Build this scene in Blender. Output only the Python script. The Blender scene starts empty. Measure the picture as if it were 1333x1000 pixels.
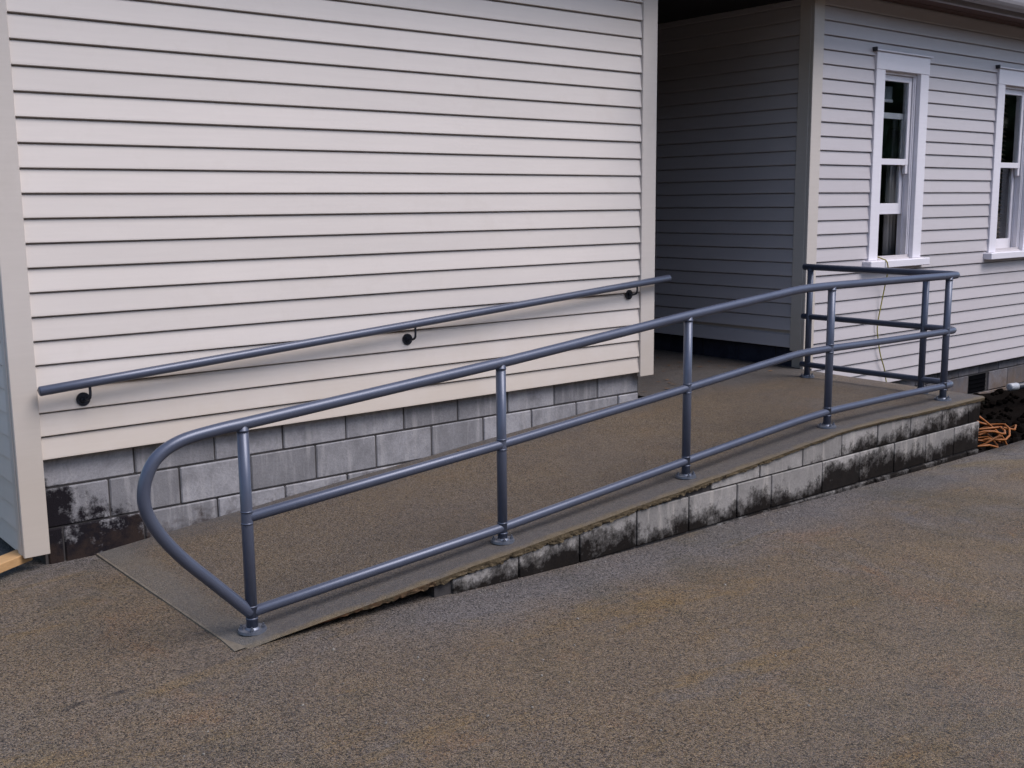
import bpy, bmesh, math, random
from mathutils import Vector, Matrix, noise
random.seed(7)
S = bpy.context.scene
COL = S.collection

# ------------------------------------------------------------------ camera, sky, sun, exposure
def look_axes(yaw, pitch, roll):
    f = Vector((math.sin(yaw)*math.cos(pitch), math.cos(yaw)*math.cos(pitch), math.sin(pitch)))
    r = Vector((math.cos(yaw), -math.sin(yaw), 0)); u = r.cross(f)
    return r*math.cos(roll)+u*math.sin(roll), u*math.cos(roll)-r*math.sin(roll), f
cam_d = bpy.data.cameras.new('camera'); cam = bpy.data.objects.new('camera', cam_d); COL.objects.link(cam)
cr, cu, cf = look_axes(0.6875, -0.1625, -0.0094)
M4 = Matrix(((cr.x, cu.x, -cf.x), (cr.y, cu.y, -cf.y), (cr.z, cu.z, -cf.z))).to_4x4()
M4.translation = Vector((-1.978, -5.345, 1.463)); cam.matrix_world = M4
cam_d.sensor_width = 36; cam_d.lens = 1426.9/1333*36; cam_d.clip_start = .05; cam_d.clip_end = 2000
S.camera = cam

SUN_EL, SUN_AZ = math.radians(55), math.atan2(0.42, -0.86)      # azimuth from +Y towards +X
world = bpy.data.worlds.new('World'); S.world = world; world.use_nodes = True
wn = world.node_tree; wn.nodes.clear()
sky = wn.nodes.new('ShaderNodeTexSky'); sky.sky_type = 'NISHITA'; sky.sun_disc = False
sky.sun_elevation = SUN_EL; sky.sun_rotation = SUN_AZ; sky.air_density = 1.0; sky.dust_density = 1.7; sky.ozone_density = 1.8
bg = wn.nodes.new('ShaderNodeBackground'); bg.inputs[1].default_value = 0.112
wo = wn.nodes.new('ShaderNodeOutputWorld')
wn.links.new(sky.outputs[0], bg.inputs[0]); wn.links.new(bg.outputs[0], wo.inputs[0])
sd = bpy.data.lights.new('sun', 'SUN'); sd.energy = 1.5; sd.angle = math.radians(36); sd.color = (1.0, .95, .96)
sun = bpy.data.objects.new('sun', sd); COL.objects.link(sun)
sv = Vector((math.sin(SUN_AZ)*math.cos(SUN_EL), math.cos(SUN_AZ)*math.cos(SUN_EL), math.sin(SUN_EL)))
sun.rotation_euler = (-sv).to_track_quat('-Z', 'Y').to_euler(); sun.location = (0, 0, 20)
S.view_settings.view_transform = 'Standard'; S.view_settings.look = 'None'
S.view_settings.gamma = 1; S.view_settings.use_curve_mapping = False
S.view_settings.exposure = 0.80
S.cycles.max_bounces = 6; S.cycles.diffuse_bounces = 3; S.cycles.glossy_bounces = 3; S.cycles.transmission_bounces = 5

# ------------------------------------------------------------------ material helpers
class NT:
    def __init__(s, name):
        s.m = bpy.data.materials.new(name); s.m.use_nodes = True
        s.t = s.m.node_tree; s.b = s.t.nodes['Principled BSDF']
        s.pos = s.t.nodes.new('ShaderNodeNewGeometry').outputs['Position']
    def n(s, typ, **kw):
        o = s.t.nodes.new('ShaderNode'+typ)
        for k, v in kw.items(): setattr(o, k, v)
        return o
    def put(s, sock, v):
        if hasattr(v, 'is_output'): s.t.links.new(v, sock)
        else:
            if isinstance(v, tuple) and len(v) == 3 and sock.type == 'RGBA': v = (*v, 1)
            sock.default_value = v
    def math(s, op, a, b=0.0, c=None, clamp=False):
        o = s.n('Math', operation=op, use_clamp=clamp); s.put(o.inputs[0], a); s.put(o.inputs[1], b)
        if c is not None: s.put(o.inputs[2], c)
        return o.outputs[0]
    def mix(s, f, a, b, mode='MIX'):
        o = s.n('Mix', data_type='RGBA', blend_type=mode); s.put(o.inputs[0], f); s.put(o.inputs[6], a); s.put(o.inputs[7], b)
        return o.outputs[2]
    def noise(s, scale, detail=4, rough=.55, vec=None, dist=0):
        o = s.n('TexNoise'); s.put(o.inputs['Vector'], vec or s.pos); o.inputs['Scale'].default_value = scale
        o.inputs['Detail'].default_value = detail; o.inputs['Roughness'].default_value = rough; o.inputs['Distortion'].default_value = dist
        return o.outputs['Fac']
    def vor(s, scale, vec=None, out='Color', feature='F1', rnd=1):
        o = s.n('TexVoronoi', feature=feature); s.put(o.inputs['Vector'], vec or s.pos)
        o.inputs['Scale'].default_value = scale; o.inputs['Randomness'].default_value = rnd
        return o.outputs[out]
    def ramp(s, f, *stops):
        o = s.n('ValToRGB'); e = o.color_ramp.elements
        while len(e) < len(stops): e.new(.5)
        for el, (p, c) in zip(e, stops):
            el.position = p; el.color = (c, c, c, 1) if not isinstance(c, tuple) else (*c, 1)
        s.put(o.inputs[0], f); return o.outputs[0]
    def scaled(s, x, y, z):
        o = s.n('Mapping'); s.put(o.inputs[0], s.pos); o.inputs['Scale'].default_value = (x, y, z); return o.outputs[0]
    def sep(s):
        o = s.n('SeparateXYZ'); s.put(o.inputs[0], s.pos); return o.outputs
    def rand(s): return s.n('ObjectInfo').outputs['Random']
    def bump(s, h, strength=.3, dist=.004):
        o = s.n('Bump'); o.inputs['Strength'].default_value = strength; o.inputs['Distance'].default_value = dist
        s.put(o.inputs['Height'], h); s.put(s.b.inputs['Normal'], o.outputs[0])
    def set(s, col=None, rough=None, metal=None, spec=None):
        if col is not None: s.put(s.b.inputs['Base Color'], col)
        if rough is not None: s.put(s.b.inputs['Roughness'], rough)
        if metal is not None: s.put(s.b.inputs['Metallic'], metal)
        if spec is not None: s.put(s.b.inputs['Specular IOR Level'], spec)
        return s.m

def mat_clad(name, c, var=.04, bounce_splash=0):
    t = NT(name)
    r = t.math('MULTIPLY_ADD', t.rand(), var*2, 1-var)
    big = t.noise(1.3, 3); r = t.math('MULTIPLY', r, t.math('MULTIPLY_ADD', big, .10, .95))
    streak = t.noise(1.0, 4, .6, t.scaled(3, 3, 55))
    v = t.math('MULTIPLY', r, t.math('MULTIPLY_ADD', streak, .10, .95))
    cc = t.n('CombineColor'); 
    col = t.mix(1.0, c, (1, 1, 1), 'MULTIPLY')
    hv = t.n('HueSaturation'); t.put(hv.inputs['Color'], c); t.put(hv.inputs['Value'], v)
    col = hv.outputs[0]
    grime = t.ramp(t.noise(2.6, 5, .7), (.56, 0.0), (.78, 1.0))
    col = t.mix(t.math('MULTIPLY', grime, .18), col, (c[0]*.62, c[1]*.58, c[2]*.5))
    t.t.nodes.remove(cc)
    if bounce_splash:      # warm ground bounce and spattered dirt tinted into the lowest boards
        z = t.sep()[2]; sp = t.ramp(t.math('ADD', t.math('MULTIPLY', z, -.55), t.math('MULTIPLY_ADD', t.noise(1.7, 5, .65), .5, .30)), (.12, 0.), (.42, bounce_splash))
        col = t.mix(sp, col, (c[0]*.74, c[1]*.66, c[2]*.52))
    grain = t.noise(1, 5, .65, t.scaled(6, 6, 160))
    t.bump(grain, .10, .002)
    return t.set(col, .42, spec=.35)

def mat_rail():
    t = NT('blue_grey_rail_paint')
    n1 = t.noise(9, 5, .6)
    col = t.mix(n1, (.072, .083, .122), (.100, .113, .158))
    t.bump(t.noise(30, 3), .03, .001)
    return t.set(col, t.math('MULTIPLY_ADD', n1, .12, .28), .25, .5)

def mat_block(name, base, mould=.0, soil=None, corner=False):
    t = NT(name)
    xyz = t.sep()
    r = t.rand()
    fine = t.noise(70, 4, .7); mid = t.noise(9, 5, .65)
    v = t.math('MULTIPLY', t.math('MULTIPLY_ADD', r, .6, .68), t.math('MULTIPLY_ADD', fine, .7, .65))
    hv = t.n('HueSaturation'); t.put(hv.inputs['Color'], base); t.put(hv.inputs['Value'], v); col = hv.outputs[0]
    col = t.mix(t.ramp(mid, (.42, 0.), (.70, .75)), col, tuple(k*.55 for k in base))
    drip = t.noise(1, 4, .6, t.scaled(22, 22, 3))
    col = t.mix(t.math('MULTIPLY', t.ramp(drip, (.52, 0.), (.68, 1.)), .45), col, (base[0]*1.45, base[1]*1.42, base[2]*1.35))
    if mould:
        # black mould growing up from the damp foot of the wall, in ragged patches
        a = t.noise(3.2, 6, .72); b = t.noise(14, 5, .7)
        s = t.math('ADD', t.math('MULTIPLY', a, 2.2), t.math('MULTIPLY', b, .7))
        s = t.math('ADD', s, t.math('MULTIPLY_ADD', xyz[2], -.5, -.42))
        fr_ = t.math('FRACT', t.math('MULTIPLY_ADD', xyz[2], 5.0, 1.45+1.0))
        s = t.math('ADD', s, t.math('MULTIPLY_ADD', fr_, -.85, .50))
        s = t.math('ADD', s, t.math('MULTIPLY_ADD', r, .34, -.17))
        s = t.math('ADD', s, mould)
        s = t.math('ADD', s, t.math('MULTIPLY_ADD', t.noise(1, 5, .7, t.scaled(20, 20, 6)), .45, -.22))
        s = t.math('ADD', s, t.math('MULTIPLY_ADD', t.noise(60, 4, .8), .5, -.25))
        s = t.math('ADD', s, t.math('MULTIPLY_ADD', xyz[0], .05, -.16))
        up = t.math('GREATER_THAN', xyz[2], -.09)
        s = t.math('ADD', s, t.math('MULTIPLY', up, t.math('MULTIPLY_ADD', xyz[0], .30, -1.52)))
        s = t.math('ADD', s, t.math('MULTIPLY', t.math('LESS_THAN', xyz[2], -.291), .42))
        mask = t.ramp(s, (.50, 0.), (.70, .65), (.95, .97))
        col = t.mix(mask, col, t.mix(t.noise(25, 3), (.003, .003, .0035), (.014, .010, .008)))
    if soil: 
        sm = t.ramp(t.math('ADD', t.noise(6, 5, .7), t.math('MULTIPLY_ADD', xyz[2], -1.2, -.45)), (.35, 0.), (.75, 1.))
        col = t.mix(sm, col, soil)
    if corner:
        # old black damp stain on the blocks beside the corner board
        d = t.math('ADD', t.math('MULTIPLY', xyz[0], -1.0), t.math('MULTIPLY', xyz[2], -1.15))
        d = t.math('ADD', d, t.math('MULTIPLY_ADD', t.noise(5, 6, .75), 1.7, -.94))
        col = t.mix(t.ramp(d, (.10, 0.), (.30, 1.)), col, (.008, .006, .009))
        d2 = t.math('ADD', t.math('MULTIPLY_ADD', xyz[2], -1.6, -.22), t.noise(11, 5, .7))
        col = t.mix(t.math('MULTIPLY', t.ramp(d2, (.48, 0.), (.68, 1.)), .75), col, (.035, .022, .017))
    t.bump(t.math('ADD', fine, t.math('MULTIPLY', t.noise(220, 2), .6)), .5, .004)
    return t.set(col, .9, spec=t.math('MULTIPLY_ADD', mask, -.22, .24) if mould else .25)

def mat_ground(name, tan, grey, dark, rust, cells=240, con=.8):
    t = NT(name)
    cell = t.vor(cells); 
    o = t.n('SeparateColor'); t.put(o.inputs[0], cell)
    r1, r2 = o.outputs[0], o.outputs[1]
    big = t.noise(.85, 5, .62, dist=.6); mid = t.noise(3.6, 5, .65); fine = t.noise(46, 5, .75)
    base = t.mix(t.ramp(t.math('ADD', t.math('MULTIPLY', big, .7), t.math('MULTIPLY', mid, .35)), (.40, 0.), (.66, 1.)), grey, tan)
    base = t.mix(t.math('MULTIPLY', t.ramp(t.noise(1.9, 6, .7, dist=.8), (.56, 0.), (.74, 1.)), .85), base, rust)
    v = t.math('MULTIPLY_ADD', r1, con, 1-con/2)
    v = t.math('MULTIPLY', v, t.math('MULTIPLY_ADD', fine, .9, .55))
    base = t.mix(.5, base, t.ramp(o.outputs[2], (.0, (.13, .068, .040)), (.35, (.155, .112, .050)), (.6, (.088, .076, .084)), (1., (.235, .18, .115))))
    v = t.math('MULTIPLY', v, .98)
    hv = t.n('HueSaturation'); t.put(hv.inputs['Color'], base); t.put(hv.inputs['Value'], v); col = hv.outputs[0]
    col = t.mix(t.ramp(r2, (.80, 0.), (.84, .85)), col, dark)
    col = t.mix(t.ramp(r2, (.09, .75), (.13, 0.)), col, (grey[0]*2.2, grey[1]*2.15, grey[2]*2.0))
    d = t.vor(cells, out='Distance')
    t.bump(t.math('SUBTRACT', t.math('MULTIPLY', fine, .6), t.math('MULTIPLY', d, 1.2)), .75, .006)
    wet = t.ramp(t.noise(1.4, 4, .6), (.40, .48), (.65, .85))
    return t, col, wet

def mat_simple(name, c, rough=.6, metal=0, var=.15, scale=20, spec=.4, bump=.1):
    t = NT(name); n = t.noise(scale, 4, .6)
    hv = t.n('HueSaturation'); t.put(hv.inputs['Color'], c); t.put(hv.inputs['Value'], t.math('MULTIPLY_ADD', n, var*2, 1-var))
    if bump: t.bump(n, bump, .002)
    return t.set(hv.outputs[0], rough, metal, spec)

def mat_glass():
    t = NT('window_glass'); b = t.b
    b.inputs['Base Color'].default_value = (.9, .95, .95, 1); b.inputs['Roughness'].default_value = .02
    b.inputs['Transmission Weight'].default_value = 1; b.inputs['IOR'].default_value = 1.45
    return t.m

def mat_wood():
    t = NT('raw_pine')
    n = t.noise(1, 5, .6, t.scaled(9, 60, 90), dist=.5)
    col = t.mix(n, (.36, .20, .085), (.58, .36, .17))
    t.bump(n, .2, .002); return t.set(col, .65, spec=.3)

CLAD = mat_clad('cream_weatherboard_paint', (.665, .604, .56), .055, bounce_splash=.42)
CLAD2 = mat_clad('pale_weatherboard_paint', (.53, .49, .50))
TRIM = mat_clad('cream_corner_board_paint', (.585, .53, .485), .02, bounce_splash=.35)
WHITE = mat_clad('white_window_paint', (.77, .74, .785), .02)
RAIL = mat_rail()
BLOCK_L = mat_block('grey_concrete_block', (.30, .292, .305), corner=True)
BLOCK_F = mat_block('mouldy_concrete_block', (.345, .325, .31), mould=-.43)
BLOCK_R = mat_block('soil_stained_concrete_block', (.17, .16, .17), soil=(.15, .105, .075))
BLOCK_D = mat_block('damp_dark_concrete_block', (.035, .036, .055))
MORTAR = mat_simple('dark_mortar', (.055, .05, .05), .95, var=.4, scale=50, bump=.5)
tg, cg, wg = mat_ground('exposed_aggregate_paving', (.200, .134, .066), (.118, .091, .068), (.012, .009, .008), (.235, .108, .036), 215, 1.05)
gx = tg.sep()
# damp grey margin along the ramp and the wall foot
gd = tg.math('ABSOLUTE', tg.math('ADD', gx[1], tg.math('MULTIPLY_ADD', tg.noise(1.6, 5, .65), .5, 1.42)))
gm = tg.math('MULTIPLY', tg.ramp(gd, (.08, .85), (.42, 0.)), tg.ramp(gx[0], (.0, .25), (.6, 1.)))
g2 = tg.ramp(tg.math('ADD', gx[1], tg.math('MULTIPLY', tg.noise(1.8, 5, .65), .9)), (.02, 0.), (.50, .9))
gs = tg.ramp(tg.noise(.55, 6, .7, dist=1.0), (.52, 0.), (.70, .8))
gm = tg.math('MAXIMUM', tg.math('MAXIMUM', gm, g2), gs)
gfine = tg.noise(55, 4, .75)
gh = tg.n('HueSaturation'); tg.put(gh.inputs['Color'], cg); gh.inputs['Saturation'].default_value = .22; gh.inputs['Value'].default_value = .98
cg = tg.mix(tg.math('MULTIPLY', gm, .7), cg, tg.mix(1.0, gh.outputs[0], (.88, .92, 1.06), 'MULTIPLY'))
# ochre smears
go = tg.ramp(tg.noise(1.0, 6, .72, tg.scaled(.7, 2.0, 1), dist=.7), (.54, 0.), (.68, .75))
cg = tg.mix(go, cg, tg.mix(1.0, cg, (1.25, 1.05, .55), 'MULTIPLY'))
gr = tg.ramp(tg.noise(.8, 6, .7, tg.scaled(1.3, .8, 1), dist=.9), (.50, 0.), (.66, .8))
cg = tg.mix(gr, cg, tg.mix(1.0, cg, (.72, .74, .66), 'MULTIPLY'))
# dirty crack running off the foot of the ramp
ck = tg.math('ABSOLUTE', tg.math('ADD', gx[1], tg.math('MULTIPLY_ADD', tg.noise(4, 5, .7), .16, 1.535)))
ck = tg.math('MULTIPLY', tg.ramp(ck, (.004, 1.), (.022, 0.)), tg.ramp(tg.math('ABSOLUTE', tg.math('ADD', gx[0], .68)), (.30, 1.), (.50, 0.)))
ck = tg.math('MULTIPLY', ck, tg.ramp(tg.noise(9, 4), (.40, 0.), (.58, .85)))
cg = tg.mix(ck, cg, (.022, .018, .018))
GROUND = tg.set(cg, wg, spec=.35)
td, cd, wd = mat_ground('brushed_concrete_deck', (.165, .120, .070), (.110, .092, .080), (.022, .017, .015), (.20, .118, .050), 240, .8)
# greyer worn band along the open edge and beside the wall, mossy tan at the lip
xyz = td.sep()
edge = td.ramp(td.math('ADD', xyz[1], td.math('MULTIPLY_ADD', td.noise(3, 4), .35, 1.25)), (.0, 1.), (.20, 0.))
wallb = td.ramp(td.math('ADD', xyz[1], td.math('MULTIPLY_ADD', td.noise(2.5, 4), .5, .05)), (.05, 0.), (.35, 1.))
band = td.math('MULTIPLY', td.math('MAXIMUM', edge, wallb), .55)
cd2 = td.mix(band, cd, td.mix(td.noise(40, 4, .7), (.040, .042, .050), (.135, .138, .148)))
lip = td.ramp(td.math('ADD', td.math('MULTIPLY', xyz[1], -1.0), td.math('MULTIPLY_ADD', td.noise(8, 4), .08, -1.56)), (.0, 0.), (.035, 1.))
cd2 = td.mix(td.math('MULTIPLY', lip, .7), cd2, td.mix(td.noise(18, 5, .7), (.085, .060, .030), (.235, .175, .095)))
foot = td.ramp(td.math('ADD', xyz[0], td.math('MULTIPLY', td.noise(6, 5, .7), .30)), (.0, .40), (.10, 0.))
cd2 = td.mix(td.math('MULTIPLY', foot, td.ramp(xyz[1], (-.0, 1.), (.3, 1.))), cd2, td.mix(td.noise(60, 4, .7), (.09, .085, .075), (.24, .225, .20)))
DECK = td.set(cd2, wd, spec=.3)
tl = NT('crumbling_concrete_edge'); cl = tl.mix(tl.noise(40, 5, .75), (.06, .045, .028), (.185, .142, .085)); cl = tl.mix(tl.ramp(tl.noise(9, 6, .75), (.54, 0.), (.66, .85)), cl, (.018, .013, .010))
cl = tl.mix(tl.math('MULTIPLY', tl.ramp(tl.sep()[0], (.0, 1.), (.9, 0.)), tl.ramp(tl.noise(14, 4), (.4, 0.), (.6, .8))), cl, (.16, .055, .022))
tl.bump(tl.noise(60, 5, .75), 1.0, .008); LIP = tl.set(cl, .95, spec=.2)
PALE_EDGE = mat_simple('pale_cement_edge', (.15, .125, .095), .95, var=.6, scale=40, bump=.5)
SOIL = mat_simple('dark_wet_soil', (.0055, .004, .0033), 1.0, var=.6, scale=30, bump=1.0, spec=.03)
GLASS = mat_glass()
WOOD = mat_wood()
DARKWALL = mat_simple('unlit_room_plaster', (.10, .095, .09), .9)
ROOF = mat_simple('dark_blue_steel_roofing', (.035, .04, .075), .4, .3)
GUTTER = mat_simple('grey_gutter_paint', (.24, .22, .23), .45)
SOFFIT = mat_simple('brown_soffit_timber', (.10, .055, .045), .8)
CEIL = mat_simple('shade_black_ceiling', (.012, .011, .014), .9)  # near-black colour carries the deep shade of the passage
VENT = mat_simple('vent_hole_black', (.004, .004, .005), 1.0, spec=.02)  # near-black plate stands in for the darkness of the open hole
CURTAIN = mat_simple('pale_curtain_fabric', (.26, .25, .25), .9)
BLIND = mat_simple('brown_blind_slat', (.20, .13, .10), .6)
REFLECT = mat_simple('grey_reflection_band', (.22, .24, .27), .8)  # reflected tone given to a solid panel
FLASH = mat_simple('dark_lead_flashing', (.05, .05, .06), .6, .3)
STEEL = mat_simple('galvanised_flange', (.16, .175, .215), .42, .6, var=.3, scale=40)
BRACKET = mat_simple('black_bracket_paint', (.022, .024, .034), .4, .2)
ORANGE = mat_simple('orange_flex', (.30, .10, .02), .5, var=.2)
YELLOW = mat_simple('olive_yellow_flex', (.30, .26, .05), .5, var=.2)
PIPEW = mat_simple('white_plastic_pipe', (.40, .41, .44), .4)
PIPEG = mat_simple('dark_grey_pipe', (.05, .055, .07), .4)
LEAFM = NT('dry_leaf'); LEAFM = LEAFM.set(LEAFM.mix(LEAFM.noise(30), (.10, .045, .02), (.22, .12, .05)), .8)
PEB = NT('loose_grit'); PEB = PEB.set(PEB.mix(PEB.vor(60), (.10, .09, .08), (.32, .29, .25)), .85)

# ------------------------------------------------------------------ object helpers
WLOC = {}
def link(o, parent=None, loc=(0, 0, 0)):
    COL.objects.link(o); loc = Vector(loc); WLOC[o.name] = loc
    if parent: o.parent = parent; o.location = loc-WLOC[parent.name]
    else: o.location = loc
    return o
def empty(name, loc, label, cat, group=None):
    o = bpy.data.objects.new(name, None); o.empty_display_size = .2; link(o, None, loc); return tag(o, label, cat, group)
def tag(o, label=None, cat=None, group=None, kind=None):
    for k, v in (('label', label), ('category', cat), ('group', group), ('kind', kind)):
        if v: o[k] = v
    return o
def obj(name, bm, mat, parent=None, loc=(0, 0, 0), smooth=False):
    me = bpy.data.meshes.new(name) if isinstance(bm, bmesh.types.BMesh) else bm
    if me is not bm:
        bmesh.ops.recalc_face_normals(bm, faces=bm.faces)
        bm.to_mesh(me); bm.free()
        if smooth:
            for p in me.polygons: p.use_smooth = True
        me.materials.append(mat)
    o = bpy.data.objects.new(name, me); return link(o, parent, loc)
def box(bm, x0, x1, y0, y1, z0, z1, bev=0):
    r = bmesh.ops.create_cube(bm, size=1); vs = r['verts']
    for v in vs:
        v.co = Vector(((x0+x1)/2+v.co.x*(x1-x0), (y0+y1)/2+v.co.y*(y1-y0), (z0+z1)/2+v.co.z*(z1-z0)))
    if bev:
        es = list({e for v in vs for e in v.link_edges})
        bmesh.ops.bevel(bm, geom=es, offset=bev, segments=1, affect='EDGES')
    return vs
def boxes(*bs, bev=0):
    bm = bmesh.new()
    for b in bs: box(bm, *b, bev=bev)
    return bm
def tube(bm, pts, r, n=16, cap=True):
    pts = [Vector(p) for p in pts]; rings = []
    t0 = (pts[1]-pts[0]).normalized(); ref = Vector((0, 0, 1)) if abs(t0.z) < .9 else Vector((0, 1, 0))
    u = t0.cross(ref).normalized()
    P = []
    for i, p in enumerate(pts):
        t = (pts[min(i+1, len(pts)-1)]-pts[max(i-1, 0)]).normalized()
        u = (u-t*u.dot(t)).normalized(); P.append((p, t, u, r))
    if cap:                                       # slightly domed ends
        p, t, u, _ = P[0]; P = [(p-t*r*.28, t, u, r*.45), (p-t*r*.17, t, u, r*.86)]+P
        p, t, u, _ = P[-1]; P = P+[(p+t*r*.17, t, u, r*.86), (p+t*r*.28, t, u, r*.45)]
    for p, t, u, rr in P:
        w = t.cross(u); rings.append([bm.verts.new(p+(u*math.cos(2*math.pi*k/n)+w*math.sin(2*math.pi*k/n))*rr) for k in range(n)])
    for a, b in zip(rings, rings[1:]):
        for k in range(n): bm.faces.new((a[k], a[(k+1) % n], b[(k+1) % n], b[k]))
    bm.faces.new(rings[0][::-1]); bm.faces.new(rings[-1])
def smooth_path(pts, n=6):
    """Catmull-Rom through the points"""
    P = [Vector(p) for p in pts]; out = []
    for i in range(len(P)-1):
        a, b, c, d = P[max(i-1, 0)], P[i], P[i+1], P[min(i+2, len(P)-1)]
        for k in range(n):
            t = k/n
            out.append(.5*((2*b)+(c-a)*t+(2*a-5*b+4*c-d)*t*t+(3*b-a-3*c+d)*t**3))
    return out+[P[-1]]
def fillet(pts, r, n=6):
    """polyline with rounded corners"""
    P = [Vector(p) for p in pts]; out = [P[0]]
    for a, b, c in zip(P, P[1:], P[2:]):
        d1, d2 = (a-b).normalized(), (c-b).normalized()
        rr = min(r, (a-b).length*.45, (c-b).length*.45); s, e = b+d1*rr, b+d2*rr
        for k in range(n+1):
            t = k/n; out.append(s*(1-t)**2+b*2*t*(1-t)+e*t*t)
    return out+[P[-1]]
def cyl(bm, c, r, h, n=20, axis='z', r2=None):
    rm = {'z': Matrix(), 'y': Matrix.Rotation(math.pi/2, 4, 'X'), 'x': Matrix.Rotation(math.pi/2, 4, 'Y')}[axis]
    bmesh.ops.create_cone(bm, cap_ends=True, segments=n, radius1=r, radius2=r2 if r2 is not None else r, depth=h, matrix=Matrix.Translation(c) @ rm)
def interp(x, pts):
    if x <= pts[0][0]: return pts[0][1]
    for (a, b), (c, d) in zip(pts, pts[1:]):
        if x <= c: return b+(d-b)*(x-a)/(c-a)
    return pts[-1][1]

# ------------------------------------------------------------------ shared measures
PITCH, Z0 = .1133, .2875
YF = .095                                        # face of the far building's front wall
XR = 5.61                                        # its side wall along the passage
def ground_z(x, y): 
    z = interp(x, [(-.25, -.237), (.4, -.249), (1.2, -.278), (2, -.298), (3, -.300), (3.8, -.318), (5.5, -.327), (9, -.345)])
    return z+.006*noise.noise(Vector((x*.9, y*.9, 0)))+.0025*noise.noise(Vector((x*5, y*5, 3)))
def deck_z(x, y):
    f = interp(x, [(-.25, -.233), (1.16, -.120), (2.46, -.020), (3.70, .080), (4.0, .086), (6, .086)])
    w = interp(x, [(-.25, -.233), (.4, -.168), (2.2, -.012), (3.0, .050), (3.6, .091), (6, .091)])
    t = min(max((y+1.54)/1.57, 0), 1); t = t*t
    return f+(w-f)*t+.0025*noise.noise(Vector((x*3, y*3, 7)))

# ------------------------------------------------------------------ ground, soil
def lin(a, b, s): 
    n = max(1, round((b-a)/s)); return [a+(b-a)*i/n for i in range(n)]
xs = [-400, -150, -60, -25, -10]+lin(-5, 5.47, .14)+lin(5.47, 12, .2)+[12, 20, 45, 120, 400]
ys = [-400, -150, -60, -25, -10]+lin(-6.5, -1.54, .14)+lin(-1.54, .5, .16)+[.5, 2, 6, 20, 60, 150, 400]
bm = bmesh.new()
V = [[bm.verts.new((x, y, ground_z(x, y))) for y in ys] for x in xs]
for i in range(len(xs)-1):
    for j in range(len(ys)-1):
        mx, my = (xs[i]+xs[i+1])/2, (ys[j]+ys[j+1])/2
        if 5.47 < mx < 12 and -1.54 < my < .5: continue      # the open bed between paving and building
        if 0 < mx < 5 and -1.3 < my < 4 and False: continue
        bm.faces.new((V[i][j], V[i+1][j], V[i+1][j+1], V[i][j+1]))
bmesh.ops.delete(bm, geom=[v for v in bm.verts if not v.link_faces], context='VERTS')
bd = [e for e in bm.edges if e.is_boundary and all(5.4 < v.co.x < 12.1 and -1.6 < v.co.y < .6 for v in e.verts)]
ex = bmesh.ops.extrude_edge_only(bm, edges=bd)
for g in ex['geom']:
    if isinstance(g, bmesh.types.BMVert): g.co.z -= .30
g = obj('ground', bm, GROUND); tag(g, kind='structure', label='brown exposed aggregate paving in front of the ramp')
for p in g.data.polygons: p.use_smooth = abs(p.normal.z) > .5
bm = bmesh.new()
sx, sy = lin(5.2, 12.2, .09)+[12.2], lin(-1.62, .4, .09)+[.4]
def soil_z(x, y):
    z = interp(y, [(-1.55, -.47), (-1.2, -.56), (-.5, -.60), (.1, -.50)])
    p = Vector((x, y, 0)); return z+.05*noise.noise(p*2.5)+.03*noise.noise(p*7)+.018*noise.noise(p*19)
V = [[bm.verts.new((x, y, soil_z(x, y))) for y in sy] for x in sx]
for i in range(len(sx)-1):
    for j in range(len(sy)-1): bm.faces.new((V[i][j], V[i+1][j], V[i+1][j+1], V[i][j+1]))
s = obj('soil_bed', bm, SOIL, smooth=True); tag(s, kind='structure', label='dark dug soil between the landing and the far building')

# ------------------------------------------------------------------ weatherboards
_boards = {}
def board_mesh(length, axis, sign, mat, h=PITCH):
    key = (round(length, 3), axis, sign, mat.name, round(h, 4))
    if key in _boards: return _boards[key]
    # profile: (outwards, z); lip 22 mm proud at the bottom, thin at the top, undercut drip
    prof = [(0.000, .016), (.010, .013), (.0225, 0.0), (.0262, .0008), (.0280, .003), (.0276, .010), (.0155, h-.0085), (.0140, h-.0068), (.0010, h-.0050), (0.0, h+.016)]
    bm = bmesh.new(); ends = []
    nseg = max(1, int(length/.6)); rings = []
    for k in range(nseg+1):
        a = -length/2+length*k/nseg; rg = []
        for o, z in prof:
            o2 = o+(.0006*math.sin(a*4.1+1) if o > .01 else 0)
            rg.append(bm.verts.new((a, sign*o2, z) if axis == 'x' else (sign*o2, a, z)))
        rings.append(rg)
    n = len(prof)
    for r0, r1 in zip(rings, rings[1:]):
        for k in range(n): bm.faces.new((r0[k], r0[(k+1) % n], r1[(k+1) % n], r1[k]))
    bm.faces.new(rings[0]); bm.faces.new(rings[-1][::-1])
    bmesh.ops.recalc_face_normals(bm, faces=bm.faces)
    me = bpy.data.meshes.new('weatherboard'); bm.to_mesh(me); bm.free(); me.materials.append(mat)
    _boards[key] = me; return me
def board(parent, a0, a1, wall, z, axis, sign, mat):
    me = board_mesh(a1-a0, axis, sign, mat); c = (a0+a1)/2
    j = random.uniform(-.0008, .0008)
    loc = (c, wall+j, z) if axis == 'x' else (wall+j, c, z)
    o = obj('weatherboard', me, mat, parent, loc)
    return o

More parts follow.
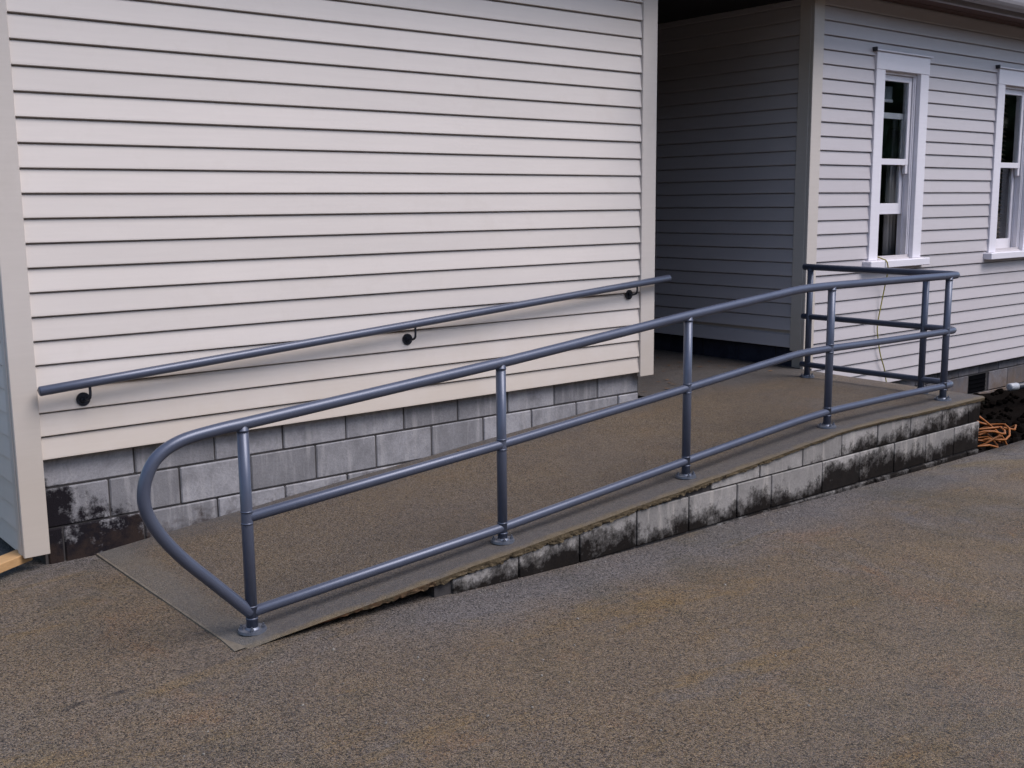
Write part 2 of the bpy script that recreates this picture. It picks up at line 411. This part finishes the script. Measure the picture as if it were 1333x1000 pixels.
# ------------------------------------------------------------------ concrete blocks
_blk = {}
def block(parent, x0, x1, yface, z0, z1, mat, topz=None, depth=.09, axis='x'):
    """one block with bevelled arrises, face at yface; topz(x) trims a raked top"""
    j = .004
    a0, a1 = x0+j, x1-j; b0, b1 = z0+j, z1-j
    cx, cz = (a0+a1)/2, (b0+b1)/2
    if topz is None:
        key = (round(a1-a0, 3), round(b1-b0, 3), mat.name, axis)
        if key not in _blk:
            bm = bmesh.new(); w, h = (a1-a0)/2, (b1-b0)/2
            if axis == 'x': box(bm, -w, w, 0, depth, -h, h, bev=.006)
            else: box(bm, 0, depth, -w, w, -h, h, bev=.006)
            bmesh.ops.recalc_face_normals(bm, faces=bm.faces)
            me = bpy.data.meshes.new('block'); bm.to_mesh(me); bm.free(); me.materials.append(mat); _blk[key] = me
        off = random.uniform(-.003, .003)
        loc = (cx, yface+off, cz) if axis == 'x' else (yface+off, cx, cz)
        o = obj('block', _blk[key], mat, parent, loc)
        return o
    t0, t1 = min(topz(a0), b1), min(topz(a1), b1)
    if max(t0, t1) < b0+.012: return None
    t0, t1 = max(t0, b0+.004), max(t1, b0+.004)
    bm = bmesh.new()
    vs = [(a0, b0), (a1, b0), (a1, t1), (a0, t0)]
    A = [bm.verts.new((x-cx, 0, z-cz)) for x, z in vs]; B = [bm.verts.new((x-cx, depth, z-cz)) for x, z in vs]
    bm.faces.new(A); bm.faces.new(B[::-1])
    for k in range(4): bm.faces.new((A[k], A[(k+1) % 4], B[(k+1) % 4], B[k]))
    bmesh.ops.bevel(bm, geom=list(bm.edges), offset=.004, segments=1, affect='EDGES')
    return obj('block', bm, mat, parent, (cx, yface+random.uniform(-.003, .003), cz))
def course(parent, joints, yface, z0, z1, mat, axis='x', topz=None):
    for a, b in zip(joints, joints[1:]): block(parent, a, b, yface, z0, z1, mat, topz, axis=axis)

# ------------------------------------------------------------------ near building (left)
LB = empty('weatherboard_building', (1.5, 0, -.235), 'nearer cream weatherboard building whose long blank wall carries the sloping handrail', 'building')
XL0, XL1, ZT = -.60, 3.66, 3.28; XS = -.572
fw = obj('front_wall', boxes((XS, XL1, .002, .10, .30, ZT)), TRIM, LB)
sw = obj('side_wall', boxes((XS, XS+.08, .10, 6, -.13, ZT), (XL1-.10, XL1, .10, 6, .30, ZT), (XL0+.1, XL1-.1, 5.9, 6, .3, ZT)), TRIM, LB)
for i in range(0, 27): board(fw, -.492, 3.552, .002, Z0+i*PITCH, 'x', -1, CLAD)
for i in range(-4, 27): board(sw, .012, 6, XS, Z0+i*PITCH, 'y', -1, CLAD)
# corner boards
bm = boxes((-.605, -.486, -.036, -.008, -.168, ZT), bev=.003)
obj('corner_board', bm, TRIM, LB)
bm = boxes((-.609, -.580, -.0075, .045, -.160, ZT), bev=.003)
obj('corner_board', bm, TRIM, LB)
obj('corner_board', boxes((3.548, 3.686, -.036, -.003, .258, ZT), bev=.003), TRIM, LB)
obj('corner_board', boxes((3.660, 3.684, -.0025, .10, .262, ZT), bev=.003), TRIM, LB)
fd = obj('foundation', boxes((-.49, 3.598, .038, .24, -.40, .30), (-.485, -.30, .24, 6, -.40, -.12), (3.40, 3.598, .24, 6, -.2, .30)), MORTAR, LB)
course(fd, [-.48, -.03]+[.4*k for k in range(1, 10)], .03, .1355, .3355-.03, BLOCK_L)
course(fd, [-.48, -.165]+[.2+.4*k for k in range(0, 9)]+[3.6], .03, -.0645, .1355, BLOCK_L)
course(fd, [-.48, -.40]+[.4*k for k in range(0, 10)], .03, -.2645, -.0645, BLOCK_L)
# eave, roof
obj('soffit', boxes((-1.0, 3.95, -.50, .0, 3.285, 3.30)), SOFFIT, LB)
rf = obj('roof', boxes((-1.05, 4.6, -.52, 6.2, 3.34, 3.40)), ROOF, LB)
obj('fascia', boxes((-1.02, 3.98, -.525, -.50, 3.25, 3.339)), GUTTER, LB)

# ------------------------------------------------------------------ far building (right)
RB = empty('weatherboard_building', (9, .1, -.4), 'farther pale weatherboard building with white sash windows beyond the landing', 'building')
W1, W2 = 6.595, 8.675                     # left edges of the two window openings
WO, WZ0, WZ1 = .56, .97, 2.56           # opening width, bottom and top
XE = 13.0
def hole_boxes(x0, x1, y0, y1, z0, z1):
    bs = [(x0, x1, y0, y1, z0, WZ0), (x0, x1, y0, y1, WZ1, z1)]
    c = x0
    for w in (W1, W2): bs.append((c, w, y0, y1, WZ0, WZ1)); c = w+WO
    return bs+[(c, x1, y0, y1, WZ0, WZ1)]
rw = obj('front_wall', boxes(*hole_boxes(XR+.025, XE, YF, YF+.12, -.15, 3.25)), TRIM, RB)
rs = obj('side_wall', boxes((XR, XR+.12, YF+.12, 6, .27, 3.25)), TRIM, RB)
CW = .135                               # casing width
for i in range(-4, 26):
    z = Z0+i*PITCH
    if 6 <= i <= 20: segs = [(XR+.10, W1-CW+.004), (W1+WO+CW-.004, W2-CW+.004), (W2+WO+CW-.004, XE)]
    else: segs = [(XR+.10, XE)]
    for a, b in segs: board(rw, a, b, YF, z, 'x', -1, CLAD2)
for i in range(0, 26): board(rs, YF+.10, 6, XR, Z0+i*PITCH-(.03 if i == 0 else 0), 'y', -1, CLAD2)
obj('corner_board', boxes((XR-.030, XR+.105, YF-.034, YF-.003, .085, 3.24), bev=.003), TRIM, RB)
obj('corner_board', boxes((XR-.031, XR-.003, YF-.0025, YF+.105, .235, 3.24), bev=.003), TRIM, RB)
fr = obj('foundation', boxes((XR+.04, XE, YF+.055, YF+.25, -1.0, -.15), (XR+.045, XR+.25, YF+.25, 6, -.3, .27)), MORTAR, RB)
vent0, vent1 = 8.47, 8.82
for r, (za, zb) in enumerate([(-.275, -.165), (-.475, -.275), (-.675, -.475), (-.875, -.675)]):
    js = [XR+.05]+[XR+.25+.2*(r % 2)+.4*k for k in range(0, 18)]
    js = [j for j in js if j < 12.6]
    for a, b in zip(js, js[1:]):
        if r == 1 and a < vent1-.02 and b > vent0+.02:
            if a < vent0-.05: block(fr, a, vent0, YF+.045, za, zb, BLOCK_R)
            if b > vent1+.05: block(fr, vent1, b, YF+.045, za, zb, BLOCK_R)
            continue
        block(fr, a, b, YF+.045, za, zb, BLOCK_R)
obj('vent', boxes((vent0+.01, vent1-.01, YF+.0505, YF+.0545, -.465, -.285), *[(vent0+.012, vent1-.012, YF+.043, YF+.050, -.455+.042*k, -.449+.042*k) for k in range(4)]), VENT, fr)
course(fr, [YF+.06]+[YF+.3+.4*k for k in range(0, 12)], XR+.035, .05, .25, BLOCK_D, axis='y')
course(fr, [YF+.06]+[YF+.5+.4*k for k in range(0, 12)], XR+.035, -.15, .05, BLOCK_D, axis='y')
# the room behind the windows
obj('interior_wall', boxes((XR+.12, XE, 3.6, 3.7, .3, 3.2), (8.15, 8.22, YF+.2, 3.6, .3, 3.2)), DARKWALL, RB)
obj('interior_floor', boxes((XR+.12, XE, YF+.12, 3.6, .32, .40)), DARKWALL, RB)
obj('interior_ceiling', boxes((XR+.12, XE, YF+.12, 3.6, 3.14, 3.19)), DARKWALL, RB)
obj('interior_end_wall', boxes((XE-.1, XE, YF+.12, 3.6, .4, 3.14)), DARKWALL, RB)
# eave: soffit boards, fascia, gutter, roof
obj('soffit', boxes(*[(XR-.25, XE, YF-.02-.115*(k+1), YF-.02-.115*k-.006, 3.118+.002*(k % 2), 3.135) for k in range(3)]), SOFFIT, RB)
obj('fascia', boxes((XR-.30, XE, YF-.405, YF-.37, 3.085, 3.235), bev=.003), GUTTER, RB)
bm = bmesh.new(); pr = []
for k in range(9):
    a = math.pi*(k/8); pr.append((YF-.470-.06*math.cos(a), 3.175-.065*math.sin(a)))
pr = [(pr[0][0], 3.215)]+pr+[(pr[-1][0], 3.215)]
R0, R1 = [[bm.verts.new((x, y, z)) for y, z in pr] for x in (XR-.32, XE)]
for k in range(len(pr)-1): bm.faces.new((R0[k], R0[k+1], R1[k+1], R1[k]))
bm.faces.new(R0); bm.faces.new(R1)
obj('gutter', bm, GUTTER, RB)
bm = bmesh.new()
for k in range(0, 70):                    # low ribbed steel roof
    x = XR-.35+k*.11
    box(bm, x, x+.035, YF-.50, YF-.5+1.0, 3.262, 3.29)
bm2 = boxes((XR-.36, XE+.2, YF-.48, 6.2, 3.235, 3.262))
obj('roof', bm2, ROOF, RB)
obj('roof_rib', bm, ROOF, RB)
# passage ceiling and end wall between the two buildings
bm = bmesh.new()
pf = [(.02, 3.05), (.25, 3.05), (1.2, 3.05), (6, 3.05), (6, 3.2), (.02, 3.2)]
A = [bm.verts.new((3.70, y, z)) for y, z in pf]; B = [bm.verts.new((XR-.04, y, z)) for y, z in pf]
bm.faces.new(A); bm.faces.new(B[::-1])
for k in range(6): bm.faces.new((A[k], A[(k+1) % 6], B[(k+1) % 6], B[k]))
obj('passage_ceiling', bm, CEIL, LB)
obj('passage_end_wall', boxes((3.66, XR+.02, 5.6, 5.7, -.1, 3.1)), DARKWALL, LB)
obj('passage_dimming_sheet', boxes((3.664, 3.674, .102, 5.6, .1, 3.09)), DARKWALL, LB)  # unseen dark sheet added to cut light bouncing onto the opposite wall
obj('added_canopy_soffit', boxes((3.96, XR-.33, -.92, -.022, 3.06, 3.08)), CEIL, LB)  # unseen canopy, drawn out past the eaves to keep sky light off the passage
obj('added_canopy_fascia', boxes((3.985, XR-.305, -.96, -.922, 2.93, 3.23)), GUTTER, LB)  # front of the added canopy, out of view, blocking more sky
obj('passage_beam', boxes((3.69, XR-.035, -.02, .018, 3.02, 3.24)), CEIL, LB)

# ------------------------------------------------------------------ windows
def window(x, sash_up, label):
    y = YF; x1 = x+WO
    bm = boxes((x-CW, x, y-.042, y+.0, WZ0-.02, WZ1), (x1, x1+CW, y-.042, y+.0, WZ0-.02, WZ1),
               (x-CW-.002, x1+CW+.002, y-.044, y+.001, WZ1+.001, WZ1+.145), bev=.003)
    w = obj('window', bm, WHITE, RB); w['label'] = label
    # frame lining the opening with the sash channels
    obj('jamb', boxes((x+.001, x+.022, y+.0, y+.115, WZ0, WZ1-.001), bev=.001), WHITE, w)
    obj('jamb', boxes((x1-.022, x1-.001, y+.0, y+.115, WZ0, WZ1-.001), (x1-.034, x1-.0225, y+.008, y+.020, WZ0, WZ1-.02),
                      (x1-.034, x1-.0225, y+.062, y+.070, WZ0, WZ1-.02), bev=.001), WHITE, w)
    obj('head', boxes((x+.0225, x1-.0225, y+.0, y+.115, WZ1-.022, WZ1-.001), bev=.001), WHITE, w)
    obj('sill', boxes((x-CW-.06, x1+CW+.06, y-.105, y-.0, WZ0-.085, WZ0-.022), (x+.001, x1-.001, y+.001, y+.115, WZ0-.06, WZ0-.001), bev=.005), WHITE, w)
    obj('flashing', boxes((x-CW-.03, x1+CW+.03, y-.062, y+.0, WZ1+.147, WZ1+.160), bev=.002), WHITE, w)
    obj('flashing_end', boxes((x-CW-.045, x-CW-.0305, y-.064, y+.0, WZ1+.140, WZ1+.175), bev=.002), FLASH, w)
    def sash(y0, y1, z0, z1, bot, top, bar=None, horn=False):
        st = .045; a, b = x+.024, x1-.036
        bs = [(a, a+st, y0, y1, z0, z1), (b-st, b, y0, y1, z0, z1), (a+st, b-st, y0, y1, z0, z0+bot), (a+st, b-st, y0, y1, z1-top, z1)]
        if bar: bs.append((a+st, b-st, y0+.006, y1-.006, bar-.013, bar+.013))
        if horn: bs.append((b-st+.004, b-.002, y0+.002, y1-.002, z0-.075, z0-.0005)); bs.append((a+.002, a+st-.004, y0+.002, y1-.002, z0-.075, z0-.0005))
        s = obj('sash', boxes(*bs, bev=.002), WHITE, w)
        ym = (y0+y1)/2
        zs = [z0+bot, bar-.013, bar+.013, z1-top] if bar else [z0+bot, z1-top]
        for k in range(0, len(zs), 2):
            obj('pane', boxes((a+st+.001, b-st-.001, ym-.002, ym+.002, zs[k]+.001, zs[k+1]-.001)), GLASS, w)
    sash(y+.022, y+.058, 1.775, WZ1-.024, .052, .05, None, True)
    if sash_up: sash(y+.072, y+.108, 1.345, 2.225, .095, .05)
    else: sash(y+.072, y+.108, WZ0+.002, 1.83, .10, .05)
    return w
window(W1, True, 'window with its lower sash pushed up and a cord over the sill')
window(W2, False, 'closed window with slatted blind cut by the picture edge')
# pale curtain inside the open window
bm = bmesh.new(); n = 26; R0, R1 = [], []
for k in range(n+1):
    x = W1+.47+.40*k/n; y = YF+.20+.022*math.sin(k*1.5)+.03*k/n
    R0.append(bm.verts.new((x, y, .62))); R1.append(bm.verts.new((x, y, 2.1)))
for k in range(n): bm.faces.new((R0[k], R0[k+1], R1[k+1], R1[k]))
o = obj('curtain', bm, CURTAIN, smooth=True); tag(o, 'pale curtain hanging inside the window with the raised sash', 'curtain')
md = o.modifiers.new('thick', 'SOLIDIFY'); md.thickness = .003
rb = empty('pane_reflection', (W1+.28, YF+.16, 2.3), 'grey band set behind the upper panes as a reflection in the glass', 'blind')
obj('reflected_band', boxes((W1+.05, W1+WO-.14, YF+.150, YF+.153, 2.35, 2.46)), REFLECT, rb)
obj('reflected_line', boxes((W1+.045, W1+WO-.135, YF+.142, YF+.160, 2.325, 2.349), bev=.003), WHITE, rb)  # panel and bar stand in for a shape reflected in the upper panes
vb = empty('venetian_blind', (W2+.28, YF+.2, 1.0), 'brown slatted blind inside the window at the picture edge', 'blind')
slat = None
for k in range(34):
    z = 1.0+.046*k
    if slat is None:
        bm = bmesh.new(); box(bm, -.25, .25, -.019, .019, -.0012, .0012)
        bmesh.ops.rotate(bm, verts=bm.verts, cent=(0, 0, 0), matrix=Matrix.Rotation(math.radians(38), 3, 'X'))
        slat = obj('slat', bm, BLIND, vb, (W2+.28, YF+.2, z)).data
    else: obj('slat', slat, BLIND, vb, (W2+.28, YF+.2, z))

# ------------------------------------------------------------------ access ramp
RP = empty('access_ramp', (2.6, -.75, -.3), 'low concrete ramp rising to a landing with mouldy block sides', 'ramp')
YR = -1.54
def land_end(y): return 5.475+(y+1.54)*.062
# deck: top sheet with rounded edge, going on through the passage
bm = bmesh.new()
dx = lin(-.25, 5.47, .09)+[5.47]; dy = [-1.556, -1.548, -1.535]+lin(-1.50, .028, .11)+[.028]
def dpt(x, y):
    xx = x
    if x > 4.6: xx = 4.6+(x-4.6)*(land_end(y)-4.6)/(5.47-4.6)
    z = deck_z(xx, y)
    if y < -1.552: z -= .010
    elif y < -1.54: z -= .003
    if y < -1.53: y += .006*noise.noise(Vector((x*6, 0, 1)))
    return (xx, y, z)
V = [[bm.verts.new(dpt(x, y)) for y in dy] for x in dx]
for i in range(len(dx)-1):
    for j in range(len(dy)-1): bm.faces.new((V[i][j], V[i+1][j], V[i+1][j+1], V[i][j+1]))
# passage floor
i0 = next(i for i, x in enumerate(dx) if x >= 3.60)
prev = [V[i][-1] for i in range(i0, len(dx))]
for y in (.4, .8, 1.4, 2.2, 3.4, 5.58):
    row = [bm.verts.new((v.co.x if k < len(prev)-1 else 5.70, y, .091)) for k, v in enumerate(prev)]
    for k in range(len(row)-1): bm.faces.new((prev[k], prev[k+1], row[k+1], row[k]))
    prev = row
# landing end face
last = [V[-1][j] for j in range(len(dy))]
low = [bm.verts.new((v.co.x, v.co.y, v.co.z-.05)) for v in last]
for j in range(len(dy)-1): bm.faces.new((last[j], last[j+1], low[j+1], low[j]))
obj('deck', bm, DECK, RP, smooth=True)
# ragged slab lip hanging over the blocks
bm = bmesh.new(); rows = [[] for _ in range(6)]
lx = lin(.05, 5.47, .011)+[5.47]
for x in lx:
    xx = x if x <= 4.6 else 4.6+(x-4.6)*(land_end(-1.55)-4.6)/.87
    zt = deck_z(xx, -1.55)-.009
    th = interp(x, [(.05, .004), (.4, .020), (.9, .034), (2.0, .030), (2.8, .022), (4.0, .014), (5.5, .022)])
    amp = interp(x, [(.05, .3), (.6, 1), (3.0, 1), (3.8, .35)])
    rag = 1+amp*(.35*noise.noise(Vector((x*3.1, 2, 0)))+.45*noise.noise(Vector((x*13, 5, 0)))+.5*noise.noise(Vector((x*37, 9, 0))))
    zb = zt-max(th*rag, .003); yy = -1.556+.006*noise.noise(Vector((x*6, 0, 1)))
    for k in range(5):
        t = k/4; z = zt+(zb-zt)*t
        d = (.011*noise.noise(Vector((x*28, z*60, 2)))+.007*noise.noise(Vector((x*75, z*110, 5)))) * (t*1.1)*amp
        rows[k].append(bm.verts.new((xx, yy+.006*t-d*.8-.002, z)))
    rows[5].append(bm.verts.new((xx, -1.50, zb+.004)))
for k in range(len(lx)-1):
    for P, Q in zip(rows, rows[1:]): bm.faces.new((P[k], P[k+1], Q[k+1], Q[k]))
obj('slab_edge', bm, LIP, RP)
# pale cement edge at the foot of the ramp
bm = bmesh.new()
ys2 = lin(-1.556, .02, .05)+[.02]; A, B, Cc = [], [], []
for y in ys2:
    w = .0035+.004*noise.noise(Vector((y*7, 1, 2)))+(.035*max(0, 1-(y+1.556)/.14))
    A.append(bm.verts.new((-.25+w, y, deck_z(-.25+w, y)+.0025))); B.append(bm.verts.new((-.254-w*.3, y, -.2315))); Cc.append(bm.verts.new((-.258-w*.3, y, -.26)))
for k in range(len(ys2)-1):
    for P, Q in ((A, B), (B, Cc)): bm.faces.new((P[k], P[k+1], Q[k+1], Q[k]))
obj('foot_edge', bm, PALE_EDGE, RP)
# core and facing blocks
bm = bmesh.new()
sec = [(.70, deck_z(.70, -1.5)-.05), (1.2, deck_z(1.2, -1.5)-.035), (2.46, deck_z(2.46, -1.5)-.035), (3.72, deck_z(3.72, -1.5)-.035), (5.44, .05), (5.44, -.65), (.70, -.65)]
A = [bm.verts.new((x, -1.527, z)) for x, z in sec]; B = [bm.verts.new((x, .02, z)) for x, z in sec]
bm.faces.new(A); bm.faces.new(B[::-1])
for k in range(len(sec)): bm.faces.new((A[k], A[(k+1) % len(sec)], B[(k+1) % len(sec)], B[k]))
core = obj('core', bm, MORTAR, RP)
tz = lambda x: deck_z(x, -1.5)-interp(x, [(.8, .046), (2.0, .042), (2.8, .034), (4, .028), (5.5, .034)])
course(core, [2.55, 2.97, 3.369, 3.764, 4.158, 4.543, 4.937, 5.295, 5.46], YR, -.09, .11, BLOCK_F, topz=tz)
course(core, [.79, 1.18, 1.57, 1.97, 2.37, 2.772, 3.08, 3.574, 3.971, 4.364, 4.747, 5.115, 5.46], YR, -.29, -.09, BLOCK_F, topz=tz)
course(core, [2.6, 3.0, 3.4, 3.8, 4.15, 4.55, 4.95, 5.3, 5.46], YR-.004, -.49, -.29, BLOCK_F)
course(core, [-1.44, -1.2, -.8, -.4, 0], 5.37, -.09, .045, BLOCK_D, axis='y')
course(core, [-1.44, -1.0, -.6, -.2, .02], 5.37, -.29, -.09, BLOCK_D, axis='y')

# ------------------------------------------------------------------ railing along the ramp
YP = -1.43
RL = empty('ramp_railing', (2.4, YP, 0), 'blue grey pipe railing with looped end along the open ramp edge', 'railing')
XC, YB = 5.285, -.13
loop = [(-.136, -.142), (-.275, .006), (-.393, .132), (-.472, .235), (-.520, .325), (-.534, .397), (-.520, .475), (-.472, .548), (-.380, .595), (-.24, .617), (-.109, .628)]
top = smooth_path([(x, YP, z) for x, z in loop], 5)
def run(pts): return fillet([(x, YP, z) for x, z in pts]+[(XC, YP, pts[-1][1]), (XC, YB, pts[-1][1]+.004)], .10, 8)
bm = bmesh.new()
tp = top[:-1]+fillet([(-.109, YP, .628), (1.18, YP, .740), (2.468, YP, .868), (3.45, YP, .953), (3.76, YP, .957), (XC, YP, .950), (XC, YB, .958)], .10, 8)
tube(bm, tp, .0245, 20); obj('top_rail', bm, RAIL, RL, smooth=True)
bm = bmesh.new(); tube(bm, run([(-.12, .249), (1.17, .353), (2.45, .472), (3.45, .569), (3.76, .572), (4.4, .566)]), .0222, 16); obj('middle_rail', bm, RAIL, RL, smooth=True)
bm = bmesh.new(); tube(bm, run([(-.13, -.144), (1.175, -.050), (2.45, .069), (3.45, .158), (3.77, .178), (4.4, .184)]), .0222, 16); obj('bottom_rail', bm, RAIL, RL, smooth=True)
WELD = {-.128: (.274, .226, -.118, -.168), 1.170: (.378, .330, -.025, -.075), 2.462: (.497, .449, .094, .046), 3.762: (.597, .549, .203, .155), 5.128: (.591, .543, .209, .161)}
for x, y, zt in [(-.128, YP, .626), (1.170, YP, .738), (2.462, YP, .866), (3.762, YP, .956), (5.128, YP, .950), (XC, -1.17, .950), (XC, -.19, .955)]:
    zb = deck_z(x, y)
    bm = bmesh.new(); tube(bm, [(0, 0, .004), (0, 0, (zt-zb)*.5), (0, 0, zt-zb-.004)], .0235, 20, cap=False)
    for zz in WELD.get(round(x, 3), ()): cyl(bm, (0, 0, zz-zb), .0252, .007, 20, r2=.0242)
    cyl(bm, (0, 0, zt-zb-.024), .0265, .009, 20, r2=.0245)
    p = obj('post', bm, RAIL, RL, (x, y, zb), smooth=True)
    bm = bmesh.new(); cyl(bm, (0, 0, .006), .058, .011, 28, r2=.056); cyl(bm, (0, 0, .015), .032, .008, 20, r2=.026)
    for k in range(4):
        a = math.pi/4+k*math.pi/2+.3; cyl(bm, (.044*math.cos(a), .044*math.sin(a), .016), .0085, .010, 6); cyl(bm, (.044*math.cos(a), .044*math.sin(a), .022), .004, .016, 8)
    obj('base_flange', bm, STEEL, p, (x, y, zb))
# ------------------------------------------------------------------ handrail on the wall
HR = empty('wall_handrail', (1.6, -.09, .75), 'blue grey pipe handrail sloping up the blank weatherboard wall', 'handrail')
hz = lambda x: .628+.0735*(x+.497)
bm = bmesh.new(); tube(bm, [(-.49+4.262*k/8, -.09, hz(-.49+4.262*k/8)) for k in range(9)], .0235, 20); obj('rail', bm, RAIL, HR, smooth=True)
for x, zp in ((-.277, .558), (1.600, .688), (3.440, .842)):
    bm = bmesh.new(); cyl(bm, (0, -.004, 0), .033, .009, 24, 'y'); cyl(bm, (0, -.012, 0), .015, .010, 16, 'y')
    for k in range(3):
        a = k*2.1+.5; cyl(bm, (.024*math.cos(a), -.010, .024*math.sin(a)), .005, .006, 8, 'y')
    b = obj('bracket', bm, BRACKET, HR, (x, -.021, zp))
    bm = bmesh.new(); tube(bm, smooth_path([(x, -.025, zp), (x+.004, -.060, zp+.000), (x+.012, -.085, zp+.012), (x+.014, -.09, zp+.035), (x+.014, -.09, hz(x)-.018)], 5), .0065, 10, cap=False)
    obj('bracket_arm', bm, BRACKET, b, smooth=True)

# ------------------------------------------------------------------ small things
bm = bmesh.new(); box(bm, -.9, 0, -.048, .048, -.022, .022, bev=.003)
o = obj('timber_offcut', bm, WOOD, None, (-.575, .07, -.178)); o.rotation_euler = (0, 0, math.radians(32))
tag(o, 'raw pine plank poking out under the near building corner', 'plank')
# yellow cord out of the open window
bm = bmesh.new()
tube(bm, smooth_path([(6.70, YF+.12, 1.02), (6.66, YF+.02, .985), (6.63, YF-.07, .962), (6.625, YF-.112, .945), (6.645, YF-.118, .87), (6.685, YF-.07, .72), (6.67, YF-.05, .55), (6.635, YF-.045, .37), (6.66, YF-.045, .24), (6.70, YF-.05, .10), (6.76, YF-.055, -.02), (6.80, YF-.06, -.16), (6.84, YF-.10, -.40), (6.80, -.25, -.54)], 5), .0055, 8)
o = obj('extension_cord', bm, YELLOW, smooth=True); tag(o, 'thin yellow green cord hanging from the open window sill', 'cord')
# orange coiled cord on the soil
bm = bmesh.new(); pts = []
for k in range(84):
    a = k*.42; w = 1+.18*math.sin(k*.37)
    pts.append((5.98+.17*w*math.cos(a)+.06*math.sin(k*.11), -1.30+.13*w*math.sin(a), -.36+.0010*k+.05*math.sin(a*.5+k*.05)+.02*math.sin(k*1.3)))
pts += [(6.2, -1.33, -.27), (6.32, -1.38, -.30), (6.40, -1.35, -.28), (6.36, -1.28, -.33)]
tube(bm, pts, .008, 8); 
o = obj('coiled_cord', bm, ORANGE, smooth=True); tag(o, 'orange extension cord heaped in a coil beside the landing end', 'cord')
bm = bmesh.new(); pts = [(5.80, -1.25, -.30), (5.84, -1.22, -.16), (5.93, -1.22, -.125), (6.05, -1.26, -.20), (6.18, -1.30, -.30), (6.22, -1.33, -.38)]
tube(bm, smooth_path(pts, 5), .008, 8); tube(bm, [Vector(p)+Vector((.03, -.03, -.035)) for p in smooth_path(pts, 5)], .008, 8)
obj('cord_loop', bm, ORANGE, o, smooth=True)
pp = empty('drain_pipe', (8.4, -.3, -.33), 'white capped dark pipe lying against the far foundation', 'pipe')
bm = bmesh.new(); tube(bm, [(8.42, -.30, -.335), (8.53, -.315, -.337)], .036, 18); obj('white_end', bm, PIPEW, pp, smooth=True)
bm = bmesh.new(); tube(bm, [(8.545, -.317, -.338), (9.6, -.5, -.36)], .032, 16); obj('pipe_body', bm, PIPEG, pp, smooth=True)
# clods of soil, leaf litter in the passage, loose grit on the paving
def scatter(name, n, fn, mat, label, cat, sz):
    bm = bmesh.new()
    for _ in range(n):
        x, y, z = fn(); s = random.uniform(*sz)
        r = bmesh.ops.create_icosphere(bm, subdivisions=1, radius=1)
        rot = Matrix.Rotation(random.uniform(0, 6), 3, Vector((random.random(), random.random(), random.random())).normalized())
        for v in r['verts']:
            c = v.co.copy(); c = rot @ Vector((c.x*s*random.uniform(.8, 1.2), c.y*s*random.uniform(.6, 1.1), c.z*s*.7)); v.co = c+Vector((x, y, z+s*.3))
    o = obj(name, bm, mat); tag(o, label, cat, kind='stuff'); return o
def soil_pt():
    x, y = random.uniform(5.55, 9.5), random.uniform(-1.5, .1); return x, y, soil_z(x, y)
scatter('soil_clods', 420, soil_pt, SOIL, 'dark clods of soil in the dug bed', 'soil', (.012, .05))
def grit_pt():
    while True:
        x, y = random.uniform(-2.5, 7), random.uniform(-4.6, -1.6)
        if random.random() < .25: x, y = random.uniform(.4, 5.4), -1.57-abs(random.gauss(0, .03))
        return x, y, ground_z(x, y)
scatter('loose_grit', 420, grit_pt, PEB, 'loose grit scattered over the paving', 'grit', (.0025, .007))
bm = bmesh.new()
for k in range(110):
    if k < 70: x, y = random.uniform(3.75, 5.5), random.uniform(.12, 1.8)
    else: x = random.uniform(1.2, 3.6); y = random.gauss(-.02, .025)-.03
    z = deck_z(x, min(y, 0))+.006 if y < .03 else .098
    s = random.uniform(.015, .035) if k < 70 else random.uniform(.006, .016); a = random.uniform(0, 6.3)
    ca, sa = math.cos(a), math.sin(a)
    q = [(-1, 0, .1), (0, -.45, 0), (1, 0, .3), (0, .45, .12)]
    vs = [bm.verts.new((x+s*(px*ca-py*sa), y+s*(px*sa+py*ca), z+s*pz*.6)) for px, py, pz in q]
    bm.faces.new(vs[:3]); bm.faces.new((vs[0], vs[2], vs[3]))
o = obj('fallen_leaves', bm, LEAFM); tag(o, 'dry leaf litter in the passage and along the wall foot', 'leaves', kind='stuff')

# dark belt of trees on the far side of the yard, behind the photographer (mirrored in the window panes)
bm = bmesh.new()
for k in range(30):
    cx = -40+k*4.2+random.uniform(-1, 1); cy = -21+random.uniform(-2.5, 2.5); hh = random.uniform(6.5, 9.5)
    cyl(bm, (cx, cy, hh*.22), .16, hh*.5, 8, r2=.10)
    for q in range(760):
        th = random.uniform(0, 6.283); ph = math.acos(random.uniform(-1, 1)); rr = random.uniform(.45, 1)**.5
        lump = 1+.3*noise.noise(Vector((cx+math.cos(th)*2, math.sin(th)*2, ph*2)))
        p = Vector((cx+2.9*lump*rr*math.sin(ph)*math.cos(th), cy+2.2*lump*rr*math.sin(ph)*math.sin(th), hh*.54+hh*.46*lump*rr*math.cos(ph)))
        a = Vector((random.uniform(-1, 1), random.uniform(-1, 1), random.uniform(-1, 1))).normalized(); b = a.orthogonal().normalized()
        sz = random.uniform(.35, .7)
        bm.faces.new([bm.verts.new(p+a*sz), bm.verts.new(p+b*sz*.6), bm.verts.new(p-a*sz), bm.verts.new(p-b*sz*.6)])
FOL = NT('dark_foliage'); FOL = FOL.set(FOL.mix(FOL.noise(1.2), (.025, .045, .014), (.06, .09, .03)), .7)
o = obj('tree_belt', bm, FOL); tag(o, 'far belt of dark trees across the yard', 'trees', kind='stuff')
